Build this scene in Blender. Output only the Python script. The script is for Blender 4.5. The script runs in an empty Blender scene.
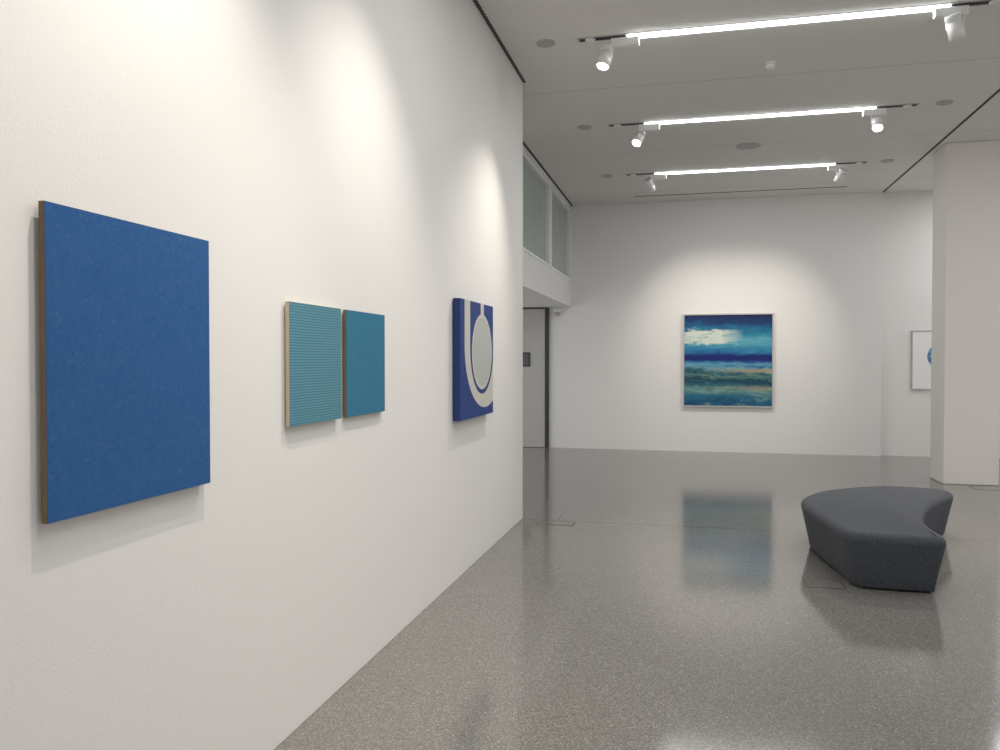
import bpy, bmesh, math, random
from mathutils import Vector, Matrix
random.seed(4)
S = bpy.context.scene
COL = S.collection
S.view_settings.view_transform = 'Standard'
S.view_settings.look = 'None'

# ------------------------------------------------------------------ node helpers
class NT:
    def __init__(s, name):
        s.m = bpy.data.materials.new(name); s.m.use_nodes = True
        s.t = s.m.node_tree; s.b = s.t.nodes['Principled BSDF']
    def n(s, typ, **kw):
        d = s.t.nodes.new(typ)
        for k, v in kw.items(): setattr(d, k, v)
        return d
    def put(s, sock, v):
        if isinstance(v, bpy.types.NodeSocket): s.t.links.new(v, sock)
        else: sock.default_value = v
    def math(s, op, a, b=0.0, c=0.0, clamp=False):
        d = s.n('ShaderNodeMath', operation=op); d.use_clamp = clamp
        s.put(d.inputs[0], a); s.put(d.inputs[1], b); s.put(d.inputs[2], c)
        return d.outputs[0]
    def obj(s):
        return s.n('ShaderNodeTexCoord').outputs['Object']
    def xyz(s, v):
        d = s.n('ShaderNodeSeparateXYZ'); s.put(d.inputs[0], v); return d.outputs
    def vmul(s, v, f):
        d = s.n('ShaderNodeVectorMath', operation='MULTIPLY'); s.put(d.inputs[0], v); d.inputs[1].default_value = f
        return d.outputs[0]
    def noise(s, v, scale, detail=3.0, rough=.5, dist=0.0):
        d = s.n('ShaderNodeTexNoise'); s.put(d.inputs['Vector'], v)
        d.inputs['Scale'].default_value = scale; d.inputs['Detail'].default_value = detail
        d.inputs['Roughness'].default_value = rough; d.inputs['Distortion'].default_value = dist
        return d.outputs['Fac']
    def voro(s, v, scale, feature='F1'):
        d = s.n('ShaderNodeTexVoronoi', feature=feature); s.put(d.inputs['Vector'], v)
        d.inputs['Scale'].default_value = scale
        return d
    def ramp(s, f, stops, interp='LINEAR'):
        d = s.n('ShaderNodeValToRGB'); s.put(d.inputs[0], f)
        r = d.color_ramp; r.interpolation = interp
        while len(r.elements) < len(stops): r.elements.new(.5)
        for e, (p, c) in zip(r.elements, stops):
            e.position = p; e.color = (*c, 1) if len(c) == 3 else c
        return d.outputs[0]
    def mix(s, f, a, b):
        d = s.n('ShaderNodeMix', data_type='RGBA')
        s.put(d.inputs[0], f)
        s.put(d.inputs[6], (*a, 1) if isinstance(a, tuple) else a)
        s.put(d.inputs[7], (*b, 1) if isinstance(b, tuple) else b)
        return d.outputs[2]
    def band(s, v, c, h, soft):
        """1 inside |v-c|<h, falling to 0 over soft"""
        d = s.math('ABSOLUTE', s.math('SUBTRACT', v, c))
        return s.math('DIVIDE', s.math('SUBTRACT', h+soft, d), soft, clamp=True)
    def bump(s, h, strength, dist):
        d = s.n('ShaderNodeBump'); d.inputs['Strength'].default_value = strength; d.inputs['Distance'].default_value = dist
        s.put(d.inputs['Height'], h); s.put(s.b.inputs['Normal'], d.outputs[0])
    def set(s, **kw):
        nm = {'base': 'Base Color', 'rough': 'Roughness', 'metal': 'Metallic', 'spec': 'Specular IOR Level',
              'ecol': 'Emission Color', 'estr': 'Emission Strength'}
        for k, v in kw.items():
            if isinstance(v, tuple): v = (*v, 1)
            s.put(s.b.inputs[nm[k]], v)
        return s

def srgb(r, g, b):
    f = lambda c: (c/255/12.92) if c/255 <= .04045 else ((c/255+.055)/1.055)**2.4
    return (f(r), f(g), f(b))

M = {}
def plain(key, base, rough=.5, metal=0.0, spec=.5, var=.06, scale=40):
    n = NT(key); f = n.noise(n.obj(), scale, 3)
    a = tuple(c*(1-var) for c in base); b = tuple(min(1, c*(1+var)) for c in base)
    n.set(base=n.mix(f, a, b), rough=rough, metal=metal, spec=spec); M[key] = n.m
    return n

# walls
def wallmat(key, base):
    n = NT(key); o = n.obj()
    f = n.noise(o, 1.3, 2)
    a = tuple(c*.985 for c in base)
    n.set(base=n.mix(f, a, base), rough=.85, spec=.25)
    n.bump(n.noise(o, 130, 4, .6), .22, .003); M[key] = n.m
wallmat('wall_paint', (.805, .795, .775))
wallmat('wall_paint_back', (.805, .798, .785))
wallmat('column_paint', (.77, .74, .70))
# ceiling with fine panel joints
n = NT('ceiling_paint'); o = n.obj(); x, y, z = n.xyz(o)
fy = n.math('MULTIPLY', n.math('ABSOLUTE', n.math('SUBTRACT', n.math('FRACT', n.math('ADD', n.math('DIVIDE', n.math('SUBTRACT', y, 8.27), 2.6), 10.5)), .5)), 2.6)
j = n.math('LESS_THAN', fy, .006)
n.set(base=n.mix(j, (.80, .78, .75), (.56, .55, .53)), rough=.9, spec=.2); M['ceiling'] = n.m
# terrazzo
n = NT('terrazzo'); o = n.obj(); x, y, z = n.xyz(o)
v1 = n.voro(o, 195); v2 = n.voro(o, 84)
c1 = n.xyz(v1.outputs['Color'])[0]; c2 = n.xyz(v2.outputs['Color'])[1]
base = n.ramp(c1, [(0, (.126, .121, .112)), (.3, (.168, .162, .151)), (.62, (.202, .195, .182)), (.88, (.240, .232, .217)), (.98, (.36, .352, .334))], 'LINEAR')
chip = n.math('MULTIPLY', n.math('GREATER_THAN', c2, .955), n.math('LESS_THAN', v2.outputs['Distance'], .30))
base = n.mix(n.math('MULTIPLY', chip, .6), base, (.56, .55, .53))
dk = n.math('MULTIPLY', n.math('LESS_THAN', c2, .11), n.math('LESS_THAN', v2.outputs['Distance'], .32))
base = n.mix(n.math('MULTIPLY', dk, .55), base, (.055, .053, .049))
big = n.noise(o, .6, 3)
base = n.mix(n.math('MULTIPLY', big, .2), base, (.165, .159, .148))
jl = n.math('MAXIMUM', n.math('LESS_THAN', n.math('ABSOLUTE', n.math('SUBTRACT', y, 7.86)), .010),
            n.math('LESS_THAN', n.math('ABSOLUTE', n.math('SUBTRACT', x, -1.30)), .005))
jl = n.math('MULTIPLY', jl, n.math('GREATER_THAN', y, 7.8))
base = n.mix(n.math('MULTIPLY', jl, .75), base, (.025, .025, .025))
rg = n.math('ADD', .08, n.math('MULTIPLY', n.noise(o, 5, 4), .06))
n.set(base=base, rough=rg, spec=.55); M['terrazzo'] = n.m

plain('slot_black', (.012, .012, .013), .6, var=.2)
n = NT('perforated_slot'); o = n.obj(); x, y, z = n.xyz(o)
dots = n.math('LESS_THAN', n.math('FRACT', n.math('MULTIPLY', y, 18)), .4)
n.set(base=n.mix(dots, (.02, .02, .022), (.12, .12, .12)), rough=.6); M['perforated'] = n.m
plain('white_metal', (.87, .87, .86), .4, var=.03)
plain('grey_metal', (.46, .46, .45), .45, var=.05)
plain('dark_metal', (.03, .03, .032), .45, var=.1)
plain('panel_dark', (.075, .077, .08), .3, var=.1)
plain('silver', (.52, .51, .49), .35, .6, var=.05)
plain('thin_grey', (.48, .47, .46), .5, var=.05)
plain('raw_wood', srgb(116, 96, 72), .75, var=.25, scale=18)
plain('pale_edge', srgb(186, 174, 150), .8, var=.12, scale=25)
plain('batten', (.3, .22, .14), .8)
plain('glass_green', (.37, .43, .405), .15, var=.06, scale=2)
plain('door_paint', (.47, .467, .46), .6, var=.02)
plain('ceil_grille', (.46, .46, .45), .6, var=.3, scale=300)
plain('hatch_rim', (.06, .058, .055), .4, var=.1)
def emis(key, col, st):
    n = NT(key); f = n.noise(n.obj(), 3, 1)
    n.set(base=(.8, .8, .8), ecol=n.mix(f, tuple(c*.97 for c in col), col), estr=st); M[key] = n.m
emis('diffuser', (.93, .97, 1.0), 9)
emis('lamp_face', (1.0, .95, .86), 12)

# fabric
n = NT('bench_fabric'); o = n.obj()
f = n.noise(o, 150, 4, .72); w = n.noise(o, 300, 2)
f2 = n.math('MULTIPLY', n.math('SUBTRACT', n.math('ADD', f, n.math('MULTIPLY', w, .5)), .52), 2.1, clamp=True)
n.set(base=n.mix(f2, (.021, .024, .030), (.118, .128, .148)), rough=.95, spec=.12)
n.b.inputs['Sheen Weight'].default_value = .1
n.bump(f, .45, .003); M['fabric'] = n.m

# blue monochrome
n = NT('blue_monochrome'); o = n.obj()
f = n.noise(o, 45, 5, .7); g = n.noise(o, 7, 4); w = n.noise(o, 70, 3)
c = n.mix(f, srgb(32, 80, 138), srgb(66, 108, 158))
c = n.mix(n.math('MULTIPLY', g, .5), c, srgb(38, 86, 142))
c = n.mix(n.math('MULTIPLY', n.math('GREATER_THAN', w, .63), .3), c, srgb(88, 110, 148))
n.set(base=c, rough=.8, spec=.15); n.bump(f, .2, .002); M['blue_mono'] = n.m
# ribbed teal
n = NT('ribbed_teal'); o = n.obj(); x, y, z = n.xyz(o)
wv = n.math('ADD', n.math('MULTIPLY', z, 84.0), n.math('MULTIPLY', n.noise(n.vmul(o, (1, 5, 1)), 4, 2), .25))
sv = n.math('ADD', n.math('MULTIPLY', n.math('SINE', n.math('MULTIPLY', wv, 6.2832)), .5), .5)
br = n.noise(n.vmul(o, (1, 10, 60)), 3, 3)
sv2 = n.math('MULTIPLY', sv, n.math('ADD', .5, br), clamp=True)
n.set(base=n.mix(sv2, srgb(66, 118, 138), srgb(100, 150, 164)), rough=.7, spec=.25); n.bump(sv, .06, .002); M['ribbed'] = n.m
# smooth teal
n = NT('smooth_teal'); o = n.obj(); f = n.noise(n.vmul(o, (1, 1, 4)), 22, 4, .6)
n.set(base=n.mix(f, srgb(42, 106, 136), srgb(58, 128, 156)), rough=.7, spec=.25); M['teal'] = n.m
# blue and cream abstract : local y 0..W, z 0..H
W3, H3 = .965, .875
n = NT('blue_cream_abstract'); o = n.obj(); x, y, z = n.xyz(o)
u = n.math('DIVIDE', y, W3); v = n.math('DIVIDE', z, H3)
def ell(cu, cv, ru, rv, straight=False):
    du = n.math('DIVIDE', n.math('SUBTRACT', u, cu), ru); dv = n.math('DIVIDE', n.math('SUBTRACT', v, cv), rv)
    if straight: dv = n.math('MINIMUM', dv, 0.0)
    return n.math('LESS_THAN', n.math('ADD', n.math('MULTIPLY', du, du), n.math('MULTIPLY', dv, dv)), 1.0)
outer = ell(.74, .62, .62, .55, True)
inner = ell(.64, .60, .365, .405, True)
oval = ell(.64, .57, .315, .335)
oval_in = ell(.645, .57, .285, .305)
stem = n.math('MULTIPLY', n.math('LESS_THAN', n.math('ABSOLUTE', n.math('SUBTRACT', u, .64)), .05), n.math('GREATER_THAN', v, .86))
cream = n.math('MULTIPLY', outer, n.math('SUBTRACT', 1.0, inner))
cream = n.math('MAXIMUM', n.math('MAXIMUM', cream, oval), stem)
col = n.mix(cream, srgb(22, 56, 124), srgb(208, 205, 194))
col = n.mix(oval_in, col, srgb(188, 192, 186))
f = n.noise(o, 14, 3)
col = n.mix(n.math('MULTIPLY', f, .12), col, srgb(90, 105, 140))
n.set(base=col, rough=.6, spec=.3); M['cream_abs'] = n.m
plain('blue_edge', srgb(22, 50, 112), .6, var=.1)
# seascape like abstract : local x 0..1.5, z 0..1.61
n = NT('abstract_seascape'); o = n.obj(); x, y, z = n.xyz(o)
u = n.math('DIVIDE', x, 1.5); v = n.math('DIVIDE', z, 1.6)
str1 = n.noise(n.vmul(o, (1.1, 1, 4.2)), 2.3, 6, .63, .8)
str2 = n.noise(n.vmul(o, (1.3, 1, 8)), 3.6, 5, .65, .5)
pat = n.noise(n.vmul(o, (1.1, 1, 3.2)), 3.2, 6, .65, 1.0)
vd = n.math('ADD', v, n.math('MULTIPLY', n.math('SUBTRACT', str1, .5), .20))
vd = n.math('ADD', vd, n.math('MULTIPLY', n.math('SUBTRACT', u, .5), .03))
c = n.ramp(vd, [(0.0, srgb(14, 66, 114)), (.06, srgb(20, 94, 130)), (.12, srgb(40, 112, 136)), (.18, srgb(110, 154, 148)),
                (.23, srgb(48, 106, 118)), (.28, srgb(14, 60, 84)), (.33, srgb(80, 124, 116)), (.37, srgb(34, 86, 102)), (.41, srgb(104, 160, 170)), (.46, srgb(52, 126, 170)),
                (.50, srgb(16, 66, 138)), (.56, srgb(20, 82, 148)), (.60, srgb(36, 118, 164)), (.66, srgb(64, 146, 176)), (.72, srgb(92, 164, 182)),
                (.80, srgb(36, 130, 158)), (.87, srgb(16, 88, 134)), (.91, srgb(10, 54, 106)), (1.0, srgb(8, 32, 76))])
low = n.math('MULTIPLY', n.math('SUBTRACT', .47, v), 20.0, clamp=True)
pl = n.math('MULTIPLY', n.math('MULTIPLY', n.math('SUBTRACT', pat, .55), 6.0, clamp=True), low)
c = n.mix(n.math('MULTIPLY', pl, .55), c, srgb(156, 176, 156))
pd = n.math('MULTIPLY', n.math('MULTIPLY', n.math('SUBTRACT', .48, pat), 6.0, clamp=True), low)
c = n.mix(n.math('MULTIPLY', pd, .75), c, srgb(10, 58, 92))
hv = n.math('ADD', v, n.math('MULTIPLY', n.math('SUBTRACT', str2, .5), .09))
c = n.mix(n.band(hv, .535, .022, .026), c, srgb(10, 30, 108))
c = n.mix(n.math('MULTIPLY', n.band(hv, .462, .004, .02), .7), c, srgb(110, 168, 188))
cv = n.math('ADD', v, n.math('MULTIPLY', n.math('SUBTRACT', pat, .5), .26))
cm = n.math('MULTIPLY', n.band(cv, .752, .055, .03), n.math('MULTIPLY', n.math('SUBTRACT', str1, .32), 6.0, clamp=True))
cm = n.math('MULTIPLY', cm, n.math('MULTIPLY', n.math('SUBTRACT', .68, u), 4.0, clamp=True), clamp=True)
c = n.mix(n.math('MULTIPLY', cm, .92), c, srgb(218, 224, 210))
sand = n.math('SUBTRACT', n.math('MULTIPLY', u, 1.6), .35, clamp=True)
vs = n.math('ADD', v, n.math('MULTIPLY', n.math('SUBTRACT', str2, .5), .1))
om = n.math('MULTIPLY', n.math('MAXIMUM', n.band(vs, .395, .008, .022), n.math('MULTIPLY', n.band(vs, .205, .008, .022), .6)), sand)
c = n.mix(n.math('MULTIPLY', om, .7), c, srgb(190, 164, 126))
n.set(base=c, rough=.45, spec=.35); n.bump(str2, .15, .004); M['seascape'] = n.m
# small print : local x 0..W, z 0..H, centred blue disc
n = NT('blue_print'); o = n.obj(); x, y, z = n.xyz(o)
dx = n.math('SUBTRACT', x, .45); dz = n.math('SUBTRACT', z, .55)
r = n.math('SQRT', n.math('ADD', n.math('MULTIPLY', dx, dx), n.math('MULTIPLY', dz, dz)))
r = n.math('ADD', r, n.math('MULTIPLY', n.math('SUBTRACT', n.noise(o, 9, 3), .5), .05))
f = n.math('MULTIPLY', n.math('SUBTRACT', n.noise(n.vmul(o, (1, 1, 2)), 8, 4), .35), 3.0, clamp=True)
c = n.mix(n.math('LESS_THAN', r, .215), (.86, .855, .84), n.mix(f, srgb(18, 50, 116), srgb(130, 184, 210)))
n.set(base=c, rough=.7); M['blue_print'] = n.m

# ------------------------------------------------------------------ mesh helpers
def B(): return bmesh.new()
def box(bm, x0, x1, y0, y1, z0, z1):
    vs = [bm.verts.new((x, y, z)) for z in (z0, z1) for (x, y) in ((x0, y0), (x1, y0), (x1, y1), (x0, y1))]
    for f in ((0, 3, 2, 1), (4, 5, 6, 7), (0, 1, 5, 4), (1, 2, 6, 5), (2, 3, 7, 6), (3, 0, 4, 7)):
        bm.faces.new([vs[i] for i in f])
def lathe(bm, prof, seg=32, cx=0, cy=0):
    rings = []
    for r, z in prof:
        if r < 1e-6: rings.append([bm.verts.new((cx, cy, z))])
        else: rings.append([bm.verts.new((cx+r*math.cos(2*math.pi*i/seg), cy+r*math.sin(2*math.pi*i/seg), z)) for i in range(seg)])
    for a, b in zip(rings, rings[1:]):
        for i in range(seg):
            k = (i+1) % seg
            if len(a) == 1 and len(b) == 1: break
            if len(a) == 1: bm.faces.new((a[0], b[k], b[i]))
            elif len(b) == 1: bm.faces.new((a[i], a[k], b[0]))
            else: bm.faces.new((a[i], a[k], b[k], b[i]))
def frame_bars(bm, W, H, t, y0, y1):         # mitred picture frame in the XZ plane, opening inside t
    o = [(0, 0), (W, 0), (W, H), (0, H)]; i = [(t, t), (W-t, t), (W-t, H-t), (t, H-t)]
    ov = [[bm.verts.new((x, y, z)) for x, z in o] for y in (y0, y1)]
    iv = [[bm.verts.new((x, y, z)) for x, z in i] for y in (y0, y1)]
    for k in range(4):
        q = (k+1) % 4
        bm.faces.new((ov[0][k], ov[0][q], iv[0][q], iv[0][k]))
        bm.faces.new((ov[1][k], iv[1][k], iv[1][q], ov[1][q]))
        bm.faces.new((ov[0][k], ov[1][k], ov[1][q], ov[0][q]))
        bm.faces.new((iv[0][k], iv[0][q], iv[1][q], iv[1][k]))
def obj(name, bm, mat, parent=None, bevel=0, smooth=False, loc=None):
    bmesh.ops.recalc_face_normals(bm, faces=bm.faces[:])
    me = bpy.data.meshes.new(name); bm.to_mesh(me); bm.free()
    me.materials.append(M[mat]); o = bpy.data.objects.new(name, me); COL.objects.link(o)
    if parent: o.parent = parent
    if loc: o.location = loc
    if smooth:
        for p in me.polygons: p.use_smooth = True
    if bevel:
        b = o.modifiers.new('bevel', 'BEVEL'); b.width = bevel; b.segments = 2; b.limit_method = 'ANGLE'
    return o
def thing(name, label, cat, loc, rz=0, group=None):
    o = bpy.data.objects.new(name, None); COL.objects.link(o); o.empty_display_size = .1
    o.location = loc; o.rotation_euler = (0, 0, rz); o['label'] = label; o['category'] = cat
    if group: o['group'] = group
    return o
def struct(name, bm, mat, bevel=0, label=None):
    o = obj(name, bm, mat, None, bevel); o['kind'] = 'structure'
    if label: o['label'] = label
    return o
def bx(*a):
    bm = B(); box(bm, *a); return bm

H = 4.38
WL = -1.66          # left gallery wall plane
XL2 = -2.13         # recessed upper wall plane
YB = 14.4           # back wall plane
# ------------------------------------------------------------------ room shell
struct('floor', bx(-5.2, 7.2, -4, 15.2, -.15, 0), 'terrazzo', label='polished grey terrazzo floor')
struct('ceiling', bx(-5.2, 7.2, -4, 15.2, H, H+.15), 'ceiling', label='matte grey gallery ceiling')
struct('wall_left', bx(-2.13, WL, -4, 7.9, 0, H), 'wall_paint', .004, 'long white gallery wall on the left')
struct('wall_back', bx(-5.2, 3.06, YB, YB+.5, 0, H), 'wall_paint_back', 0, 'white end wall behind the abstract seascape')
struct('wall_back_right', bx(3.06, 7.2, YB+.10, YB+.5, 0, H), 'wall_paint', 0, 'slightly recessed part of the white end wall')
struct('wall_right', bx(7.0, 7.2, -4, YB+.1, 0, H), 'wall_paint', 0)
struct('wall_column', bx(3.155, 3.80, 11.34, 11.93, 0, H), 'column_paint', .012, 'square white column at the right')
# recessed wall over the passage, with two window openings
bm = B()
box(bm, -5.2, XL2, 7.9, YB, 2.56, 3.02)
struct('wall_bulkhead', bm, 'wall_paint_back', 0, 'white bulkhead under the upper windows')
bm = B()
box(bm, XL2-.12, XL2, 7.9, YB, 4.27, H); box(bm, XL2-.12, XL2, 7.9, 9.9, 3.02, 4.27)
box(bm, XL2-.12, XL2, 12.08, 12.24, 3.02, 4.27); box(bm, XL2-.12, XL2, 14.22, YB, 3.02, 4.27)
struct('wall_left_upper', bm, 'wall_paint_back')
for i, (a, b) in enumerate(((9.9, 12.08), (12.24, 14.22))):
    bm = B(); t = .035
    box(bm, XL2-.09, XL2+.012, a, b, 3.02, 3.02+t); box(bm, XL2-.09, XL2+.012, a, b, 4.27-t, 4.27)
    box(bm, XL2-.09, XL2+.012, a, a+t, 3.02+t, 4.27-t); box(bm, XL2-.09, XL2+.012, b-t, b, 3.02+t, 4.27-t)
    w = struct('window_%d' % (i+1), bm, 'white_metal', 0, 'interior upper window beside the end wall')
    p = obj('pane', bx(XL2-.06, XL2-.05, a+t, b-t, 3.02+t, 4.27-t), 'glass_green', w)
# passage door under the bulkhead
d = struct('door_1', bx(-3.72, -2.605, YB-.045, YB, .005, 2.53), 'door_paint', .003, 'pale door in the passage under the bulkhead')
obj('door_frame', bx(-2.60, -2.535, YB-.06, YB, 0, 2.555), 'dark_metal', d)
obj('door_frame', bx(-3.80, -2.60, YB-.055, YB, 2.535, 2.555), 'dark_metal', d)
# ceiling slots
k = 1
for a, mt in (((WL, WL+.032, -4, 7.9, H-.004, H), 'perforated'), ((XL2, XL2+.035, 7.9, YB, H-.004, H), 'perforated'),
              ((3.05, 3.08, -4, YB, H-.004, H), 'slot_black'), ((-.96, 2.4, 13.80, 13.83, H-.004, H), 'slot_black')):
    struct('trim_%d' % k, bx(*a), mt); k += 1

# ------------------------------------------------------------------ paintings on the left wall
def panel(name, label, y0, y1, z0, z1, t, gap, face, edge, group=None):
    T = thing(name, label, 'painting', (WL, y0, z0), 0, group)
    w, h = y1-y0, z1-z0
    obj('hanging_batten', bx(.0005, gap, w*.15, w*.85, h*.6, h*.85), 'batten', T)
    obj('panel', bx(gap, gap+t, 0, w, 0, h), edge, T, .0015)
    obj('painted_face', bx(gap+t, gap+t+.0015, .001, w-.001, .001, h-.001), face, T)
    return T
panel('painting', 'large plain blue painting with raw brown edges, nearest on the left wall', 1.740, 2.463, 1.173, 2.012, .018, .014, 'blue_mono', 'raw_wood')
panel('painting', 'teal square panel with fine horizontal ribs and a pale edge', 3.040, 3.545, 1.320, 1.845, .018, .008, 'ribbed', 'pale_edge', 'pair of teal panels')
panel('painting', 'smooth plain teal square panel with a brown edge, right of the ribbed one', 3.610, 4.110, 1.320, 1.845, .016, .008, 'teal', 'raw_wood', 'pair of teal panels')
panel('painting', 'deep blue canvas with a cream loop and pale upright oval', 5.455, 5.455+W3, 1.165, 1.165+H3, .050, .008, 'cream_abs', 'blue_edge')
# framed works on the end wall
T = thing('framed_painting', 'large abstract blue and green seascape in thin silver frame on end wall', 'painting', (-.155, YB, .786))
bm = B(); frame_bars(bm, 1.505, 1.615, .022, -.055, 0); obj('frame', bm, 'silver', T)
obj('canvas', bx(.022, 1.483, -.04, -.001, .022, 1.593), 'seascape', T)
Yr = YB+.10
T = thing('framed_print', 'pale framed print with blue round shape, half hidden behind the white column', 'picture', (3.535, Yr, 1.11))
bm = B(); frame_bars(bm, .94, .98, .015, -.03, 0); obj('frame', bm, 'thin_grey', T)
obj('print', bx(.015, .925, -.02, -.001, .015, .965), 'blue_print', T)

# ------------------------------------------------------------------ bench
P = [(1.58, 5.905), (1.655, 5.92), (1.695, 6.01), (1.685, 6.26), (1.705, 6.56), (1.79, 6.92), (1.935, 7.30), (2.13, 7.66), (2.27, 7.89), (2.315, 8.04), (2.25, 8.19),
     (2.05, 8.27), (1.76, 8.27), (1.45, 8.10), (1.15, 7.82), (.955, 7.45), (.91, 7.15), (.945, 6.75), (1.00, 6.35), (1.04, 6.07), (1.10, 5.95), (1.20, 5.915), (1.38, 5.905)]
def catmull(P, k):
    out = []; N = len(P)
    for i in range(N):
        p0, p1, p2, p3 = [Vector(P[(i+q) % N]) for q in (-1, 0, 1, 2)]
        for s in range(k):
            t = s/k
            out.append(.5*((2*p1)+(p2-p0)*t+(2*p0-5*p1+4*p2-p3)*t*t+(3*p1-p0-3*p2+p3)*t**3))
    return out
OUT = catmull(P, 8); NP = len(OUT); BC = Vector((1.5, 7.1))
area_ = sum(OUT[i-1].x*OUT[i].y-OUT[i].x*OUT[i-1].y for i in range(NP))
sg = 1 if area_ > 0 else -1
def inset(d):
    r = []
    for i in range(NP):
        tn = (OUT[(i+1) % NP]-OUT[i-1]).normalized()
        r.append(OUT[i]+Vector((-tn.y, tn.x))*d)
    return r
def ringloft(bm, rings, cap_top=False, cap_bot=False):
    R = []
    for d, z in rings: R.append([bm.verts.new((p.x-BC.x, p.y-BC.y, z)) for p in inset(sg*d)])
    for a, b in zip(R, R[1:]):
        for i in range(NP): bm.faces.new((a[i-1], a[i], b[i], b[i-1]))
    if cap_top: bm.faces.new(R[-1])
    if cap_bot: bm.faces.new(R[0][::-1])
T = thing('bench', 'dark blue grey upholstered boomerang shaped bench on the terrazzo floor', 'bench', (BC.x, BC.y, 0))
bm = B(); ringloft(bm, [(.092, .016), (.078, .014), (.070, .03), (.047, .14), (.019, .27), (.003, .345)], False, True)
obj('upholstered_side', bm, 'fabric', T, smooth=True)
bm = B(); ringloft(bm, [(.003, .345), (.002, .357), (.008, .375), (.021, .390), (.040, .400), (.066, .404)], True)
o = obj('seat_top', bm, 'fabric', T, smooth=True)
for (fx, fy) in ((1.35, 6.3), (1.25, 7.2), (1.9, 8.0)):
    bm = B(); lathe(bm, [(0, 0), (.03, 0), (.03, .018), (0, .018)], 16); obj('foot', bm, 'dark_metal', T, loc=(fx-BC.x, fy-BC.y, 0))

# ------------------------------------------------------------------ ceiling lights
STRIPS = (6.97, 9.57, 12.17)
strip_l = ('bright white linear ceiling light nearest the camera', 'middle of the three bright linear ceiling lights', 'bright linear ceiling light nearest the end wall')
for Y, lb in zip(STRIPS, strip_l):
    T = thing('linear_light', lb, 'ceiling light', (.70, Y, H), 0, 'linear ceiling lights')
    obj('housing', bx(-1.68, 1.68, -.045, .045, -.006, 0), 'grey_metal', T)
    for s in (-1, 1):
        a, b = sorted((s*1.26, s*1.66))
        obj('track_end', bx(a, b, -.028, .028, -.009, -.006), 'slot_black', T)
        bm = B(); lathe(bm, [(.0, -.012), (.028, -.012), (.04, -.016), (.045, -.009)], 20)
        obj('end_cap', bm, 'white_metal', T, loc=(s*1.57, 0, 0))
    obj('diffuser', bx(-1.25, 1.25, -.032, .032, -.022, -.006), 'diffuser', T)

def spotlight(label, x, Y, side, hdx, aim, glow, power, ang=80, blend=1.0):
    """track spotlight hanging at the end of a linear light; side -1 = left end"""
    T = thing('track_spotlight', label, 'spotlight', (x, Y, H-.0225), 0, 'white track spotlights')
    bm = B(); box(bm, -.12, .12, -.030, .030, -.070, 0); obj('adapter', bm, 'white_metal', T, .003)
    hx = side*hdx
    pivot = Vector((hx, 0, -.150))
    w = Vector((x, Y, H-.0225))+pivot
    dr = (Vector(aim)-w).normalized()
    az = math.atan2(dr.y, dr.x)
    bm = B(); box(bm, -.008, .008, -.068, .068, .078, .084); box(bm, -.008, .008, -.068, -.063, -.012, .078); box(bm, -.008, .008, .063, .068, -.012, .078)
    yk = obj('yoke', bm, 'white_metal', T, .0015, loc=pivot); yk.rotation_euler = (0, 0, az)
    if abs(hx) > .1:
        a, b = sorted((side*.11, hx)); obj('bracket', bx(a-.012, b+.012, -.012, .012, -.070, -.050), 'white_metal', T)
    prof = [(0, .098), (.056, .098), (.059, .095), (.059, .048), (.055, .046), (.055, .042), (.059, .040), (.059, -.092), (.053, -.092), (.051, -.080), (0, -.080)]
    bm = B(); lathe(bm, prof, 28)
    hd = obj('lamp_head', bm, 'white_metal', T, smooth=False, loc=pivot)
    for p in hd.data.polygons: p.use_smooth = len(p.vertices) == 4 and abs(p.normal.z) < .3
    hd.rotation_mode = 'QUATERNION'; hd.rotation_quaternion = dr.to_track_quat('-Z', 'Y')
    bm = B(); lathe(bm, [(0, -.088), (.046, -.088), (.049, -.082), (0, -.082)], 24); obj('lens', bm, glow, hd)
    lamp(w+dr*.14, aim, power, ang, blend)
def lamp(p, aim, power, ang, blend, col=(1, .91, .79)):
    L = bpy.data.lights.new('spot_lamp', 'SPOT'); L.energy = power; L.color = col
    L.spot_size = math.radians(ang); L.spot_blend = blend; L.shadow_soft_size = .025
    o = bpy.data.objects.new('spot_lamp', L); COL.objects.link(o); o.location = p
    o.rotation_euler = (Vector(aim)-Vector(p)).to_track_quat('-Z', 'Y').to_euler()
spotlight('white spotlight with glowing face at left end of the nearest linear light', -.57, 6.97, -1, .17, (WL+.15, 5.9, .8), 'lamp_face', 170, 80)
spotlight('white spotlight at right end of the nearest linear light, cut by the top edge', 1.96, 6.97, 1, .03, (3.4, 8.6, .4), 'lamp_face', 110)
spotlight('white spotlight at left end of the middle linear light', -.50, 9.57, -1, .12, (-1.66, 7.5, 1.2), 'lamp_face', 45)
spotlight('white spotlight with glowing face at right end of the middle linear light', 1.94, 9.57, 1, .03, (1.55, 6.8, .3), 'lamp_face', 220)
spotlight('white spotlight at left end of the farthest linear light', -.50, 12.17, -1, .12, (.50, YB, 1.55), 'lamp_face', 130, 74)
spotlight('white spotlight at right end of the farthest linear light', 1.98, 12.17, 1, .05, (.70, YB, 1.55), 'lamp_face', 130, 74)
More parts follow.
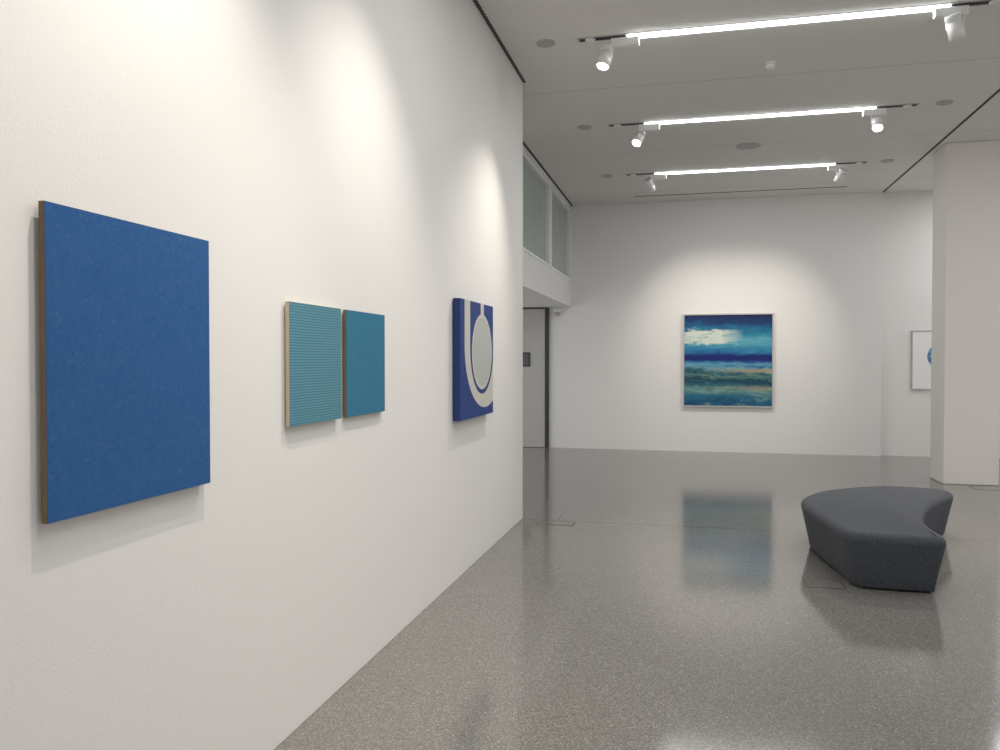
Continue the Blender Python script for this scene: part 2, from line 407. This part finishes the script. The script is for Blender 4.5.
# the tracks that continue over the camera
lamp((-.85, 2.22, 4.25), (WL+.1, 2.05, .7), 215, 78, 1)
lamp((-.60, 3.92, 4.25), (WL+.1, 3.65, .7), 180, 78, 1)
def area(loc, sx, sy, power, rot=(0, 0, 0), col=(.97, .97, .98)):
    L = bpy.data.lights.new('ceiling_or_fill_light', 'AREA'); L.shape = 'RECTANGLE'; L.size = sx; L.size_y = sy; L.energy = power; L.color = col
    o = bpy.data.objects.new('ceiling_or_fill_light', L); COL.objects.link(o); o.location = loc; o.rotation_euler = rot
area((.7, 4.37, H-.05), 2.5, .1, 40); area((.7, 1.77, H-.05), 2.5, .1, 40)
for Y in STRIPS: area((.7, Y, H-.03), 2.4, .06, 16)
area((5.2, 7.0, H-.05), 2.0, 5, 95); area((5.2, 13.2, H-.05), 1.5, 1, 55); area((-3.4, 11.8, 2.5), .8, 2, 7)  # fill lights added to brighten the right side and the passage, no fittings

# ------------------------------------------------------------------ small ceiling fittings
def disc(name, label, cat, x, y, r, kind, group=None):
    T = thing(name, label, cat, (x, y, H), 0, group)
    bm = B(); lathe(bm, [(0, 0), (r, 0), (r, -.006), (r*.86, -.012), (r*.80, -.007), (0, -.007)], 28); obj('rim', bm, 'grey_metal', T)
    bm = B(); lathe(bm, [(0, -.007), (r*.78, -.007), (r*.74, -.010), (0, -.010)], 28); obj(kind, bm, 'ceil_grille', T)
where = ('left of the nearest linear light', 'left of the middle linear light', 'left of the farthest linear light')
for Y, w in zip(STRIPS, where): disc('ceiling_vent', 'small round grey ceiling outlet '+w, 'vent', -1.26, Y, .085, 'grille', 'round ceiling outlets')
where = ('right of the middle linear light', 'right of the farthest linear light')
for Y, w in zip(STRIPS[1:], where): disc('ceiling_vent', 'small round grey ceiling outlet '+w, 'vent', 2.64, Y, .085, 'grille', 'round ceiling outlets')
disc('ceiling_speaker', 'larger round grille in the ceiling between middle and farthest linear lights', 'speaker', .70, 10.9, .16, 'grille')
T = thing('smoke_detector', 'small white smoke detector on the ceiling between the two nearer linear lights', 'smoke detector', (.70, 7.93, H))
bm = B(); lathe(bm, [(0, 0), (.055, 0), (.055, -.012), (0, -.012)], 28); obj('base', bm, 'white_metal', T)
bm = B(); lathe(bm, [(0, -.012), (.045, -.012), (.048, -.03), (.036, -.045), (.018, -.06), (0, -.062)], 28); obj('sensor_head', bm, 'white_metal', T, smooth=True)
# security camera under the bulkhead
T = thing('security_camera', 'small dome camera on the end wall under the white bulkhead', 'camera', (-2.38, YB, 2.47))
bm = B(); box(bm, -.07, .07, -.06, 0, -.02, .055); obj('mount', bm, 'white_metal', T, .008)
bm = B(); lathe(bm, [(0, -.075), (.03, -.068), (.05, -.045), (.055, -.02), (.055, 0), (0, 0)], 24); obj('dome', bm, 'grey_metal', T, smooth=True, loc=(0, -.075, .0))
# wall panel on the door side
T = thing('wall_panel', 'small dark framed panel beside the gallery wall corner in the passage', 'wall panel', (-3.08, YB-.045, 1.48))
bm = B(); frame_bars(bm, .2, .26, .028, -.02, 0); obj('frame', bm, 'dark_metal', T)
obj('plate', bx(.028, .172, -.010, -.001, .028, .232), 'panel_dark', T)
# floor hatches
def hatch(label, x, y, w, d):
    T = thing('floor_hatch', label, 'floor hatch', (x, y, 0), 0, 'flush floor hatches')
    bm = B(); t = .012
    for a in ((-w/2, w/2, -d/2, -d/2+t), (-w/2, w/2, d/2-t, d/2), (-w/2, -w/2+t, -d/2+t, d/2-t), (w/2-t, w/2, -d/2+t, d/2-t)):
        box(bm, *a, 0, .0025)
    obj('rim', bm, 'hatch_rim', T)
    obj('lid', bx(-w/2+t, w/2-t, -d/2+t, d/2-t, 0, .002), 'terrazzo', T)
hatch('thin outlined floor hatch beside the front of the dark bench', .925, 6.10, .26, .28)
hatch('thin outlined floor hatch at the corner of the left gallery wall', -1.30, 7.74, .38, .20)
hatch('thin outlined floor hatch at the foot of the white column', 3.58, 11.08, .34, .26)

# ------------------------------------------------------------------ world and camera
wd = bpy.data.worlds.new('room_air'); S.world = wd; wd.use_nodes = True
bg = wd.node_tree.nodes['Background']; bg.inputs[0].default_value = (1, .985, .96, 1); bg.inputs[1].default_value = 1.12
cam = bpy.data.cameras.new('camera'); co = bpy.data.objects.new('camera', cam); COL.objects.link(co)
cam.sensor_width = 36; cam.lens = 36*.8; cam.clip_start = .05
co.location = (0, 0, 1.6)
co.rotation_euler = (math.radians(90-1.074), 0, math.radians(13.5))
S.camera = co
